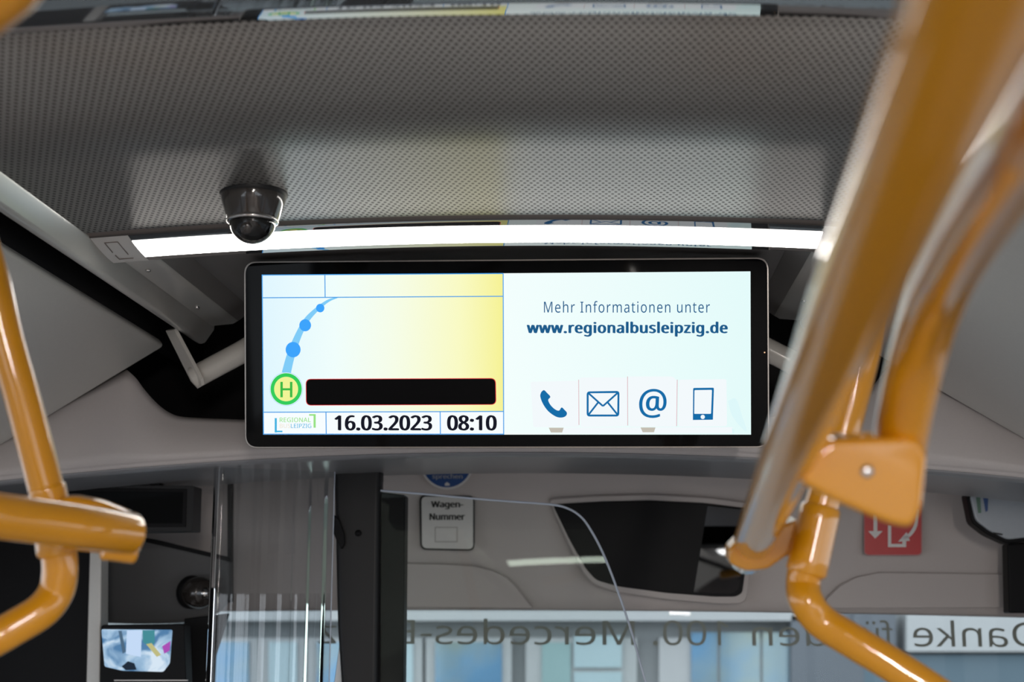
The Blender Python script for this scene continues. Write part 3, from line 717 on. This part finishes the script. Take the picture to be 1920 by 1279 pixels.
# corner rail, top left
tr = empty('corner_rail', PD(0, 10, .8), label='blurred yellow rail cutting the upper left corner', cat='rail')
tube('tube', [PD(-160, 75, .82), PD(-40, 22, .80), PD(20, -28, .78), PD(70, -90, .76), PD(120, -200, .75)], .017, YEL, tr)
# right far stanchion
rsn = empty('stanchion', PD(1510, 1100, 1.38), label='yellow pole right of the mirror bending down to the lower right', cat='pole')
tube('pole', spline([PD(1640, 560, 1.42), PD(1612, 690, 1.42), PD(1575, 830, 1.41), PD(1540, 950, 1.40), PD(1514, 1050, 1.39), PD(1506, 1095, 1.39), PD(1512, 1128, 1.38), PD(1540, 1165, 1.38), PD(1600, 1203, 1.37), PD(1670, 1245, 1.36), PD(1740, 1290, 1.35), PD(1850, 1365, 1.33)], 6), .0168, YEL, rsn)
sleeve('collar', PD(1538, 955, 1.40), PD(1512, 1072, 1.39), .0200, rsn)
prism('clamp_bridge', [PD(x, y, 1.40) for x, y in rnd([(1430, 1000), (1500, 972), (1520, 1000), (1510, 1050), (1480, 1040), (1440, 1068), (1400, 1072), (1368, 1058), (1366, 1030), (1390, 1005)], 10, 4)], F_*.03, YEL, rsn, bevel=.007)
# long near rail
rr = empty('grab_rail', PD(1510, 800, 1.), label='big out-of-focus yellow grab rail running diagonally to the upper right', cat='rail')
def LT(t):     # t = 0 at the far end
    d = 1/(.66+t*1.80); return PD(1402+428*t, 1042-1045*t, d)
A, B = LT(0), LT(1.0); B2 = A+(B-A)*1.45
tube('tube', [A+(B2-A)*i/24 for i in range(25)], .0200, YEL, rr, 64)
# near stanchion with clamp
rn = empty('stanchion', PD(1690, 850, 1.), label='blurred yellow pole with block clamp at right, curving up to the edge', cat='pole')
tube('pole', spline([PD(1682, 860, 1.03), PD(1700, 760, 1.0), PD(1728, 640, .95), PD(1765, 530, .86), PD(1815, 430, .74), PD(1885, 320, .62), PD(1970, 200, .52), PD(2070, 50, .45)], 6), .0195, YEL, rn)
bk = prism('clamp_block', [PD(x, y, .99) for x, y in rnd([(1560, 822), (1722, 818), (1742, 850), (1732, 955), (1712, 992), (1672, 985), (1560, 938), (1500, 905), (1520, 850)], [16]*9, 4)], F_*.055, YEL, rn, bevel=.009)
lathe('bolt', [(.0045, -.001), (.0045, .001), (.003, .002), (0, .0022)], MT['chrome'], PD(1626, 884, .989), -F_, bk, 20)

# ================================================================== OUTSIDE
YF = 9.0
fc = tag(box('backdrop_building', -9, 9, YF+.3, YF+.5, -.6, 5.2, MT['fac']), label='grey building with sky-coloured windows seen through the windscreen', cat='building')
def px_rect(name, x0, y0, x1, y1, Y, t, m, parent, **k):
    return plate_px(name, [(x0, y0), (x1, y0), (x1, y1), (x0, y1)], Y, t, m, parent, **k)
glass_b = mat('painted_sky_glass', srgb(110, 150, 185), rough=.12, coat=.4, noise=.1, nscale=1.3, metal=.2)  # reflected sky painted into the panes as blue and grey patches
_rp = [n for n in glass_b.node_tree.nodes if n.type == 'MIX_RGB'][0]; _rp.inputs[1].default_value = (*srgb(105, 152, 190), 1); _rp.inputs[2].default_value = (*srgb(150, 165, 160), 1)
_ct = glass_b.node_tree.nodes.new('ShaderNodeMapRange'); _ct.inputs[1].default_value = .42; _ct.inputs[2].default_value = .58
glass_b.node_tree.links.new([n for n in glass_b.node_tree.nodes if n.type == 'TEX_NOISE'][0].outputs['Fac'], _ct.inputs[0]); glass_b.node_tree.links.new(_ct.outputs[0], _rp.inputs[0])
glass_w = mat('curtained_glass', srgb(176, 198, 206), rough=.3, coat=1, noise=.1, nscale=2)
for x0, x1, kind in ((400, 470, 0), (500, 560, 1), (590, 690, 0), (740, 778, 1), (812, 945, 0), (1000, 1180, 1), (1250, 1480, 0)):
    f_ = px_rect('window', x0-14, 1196, x1+14, 1500, YF+.22, .08, MT['wfr'], fc)
    if x0 == 1000:
        px_rect('pane', 1016, 1205, 1070, 1480, YF+.20, .02, mat('grey_green_glass', srgb(150, 178, 180), rough=.2, noise=.1, nscale=2), f_)
        px_rect('pane', 1076, 1192, 1166, 1252, YF+.19, .02, glass_w, f_); px_rect('pane', 1076, 1260, 1166, 1480, YF+.20, .02, glass_w, f_)
    elif x0 == 1250:
        px_rect('pane', 1296, 1186, 1345, 1480, YF+.20, .02, glass_b, f_); px_rect('pane', 1350, 1186, 1425, 1480, YF+.20, .02, glass_w if False else glass_b, f_); px_rect('pane', 1430, 1186, 1482, 1480, YF+.20, .02, glass_b, f_)
    else:
        px_rect('pane', x0+4, 1204, x1-4, 1480, YF+.20, .02, glass_w if kind else glass_b, f_)
px_rect('cornice', 300, 1146, 1560, 1164, YF+.1, .2, MT['wfr'], fc)
px_rect('dark_panel', 1484, 1150, 1620, 1500, YF+.1, .2, MT['facd'], fc)
px_rect('sign_band', 1700, 1148, 2100, 1222, YF+.05, .2, MT['wfr'], fc)
px_rect('lower_band', 1620, 1228, 2100, 1500, YF+.1, .2, mat('blue_grey_wall', srgb(98, 116, 128), rough=.8, noise=.05, nscale=3), fc)
px_rect('dark_panel', 1600, 1148, 1680, 1230, YF+.08, .2, MT['facd'], fc)
tag(box('ground', -12, 12, -8, 14, -.65, -.6, MT['asphalt']), kind='structure')
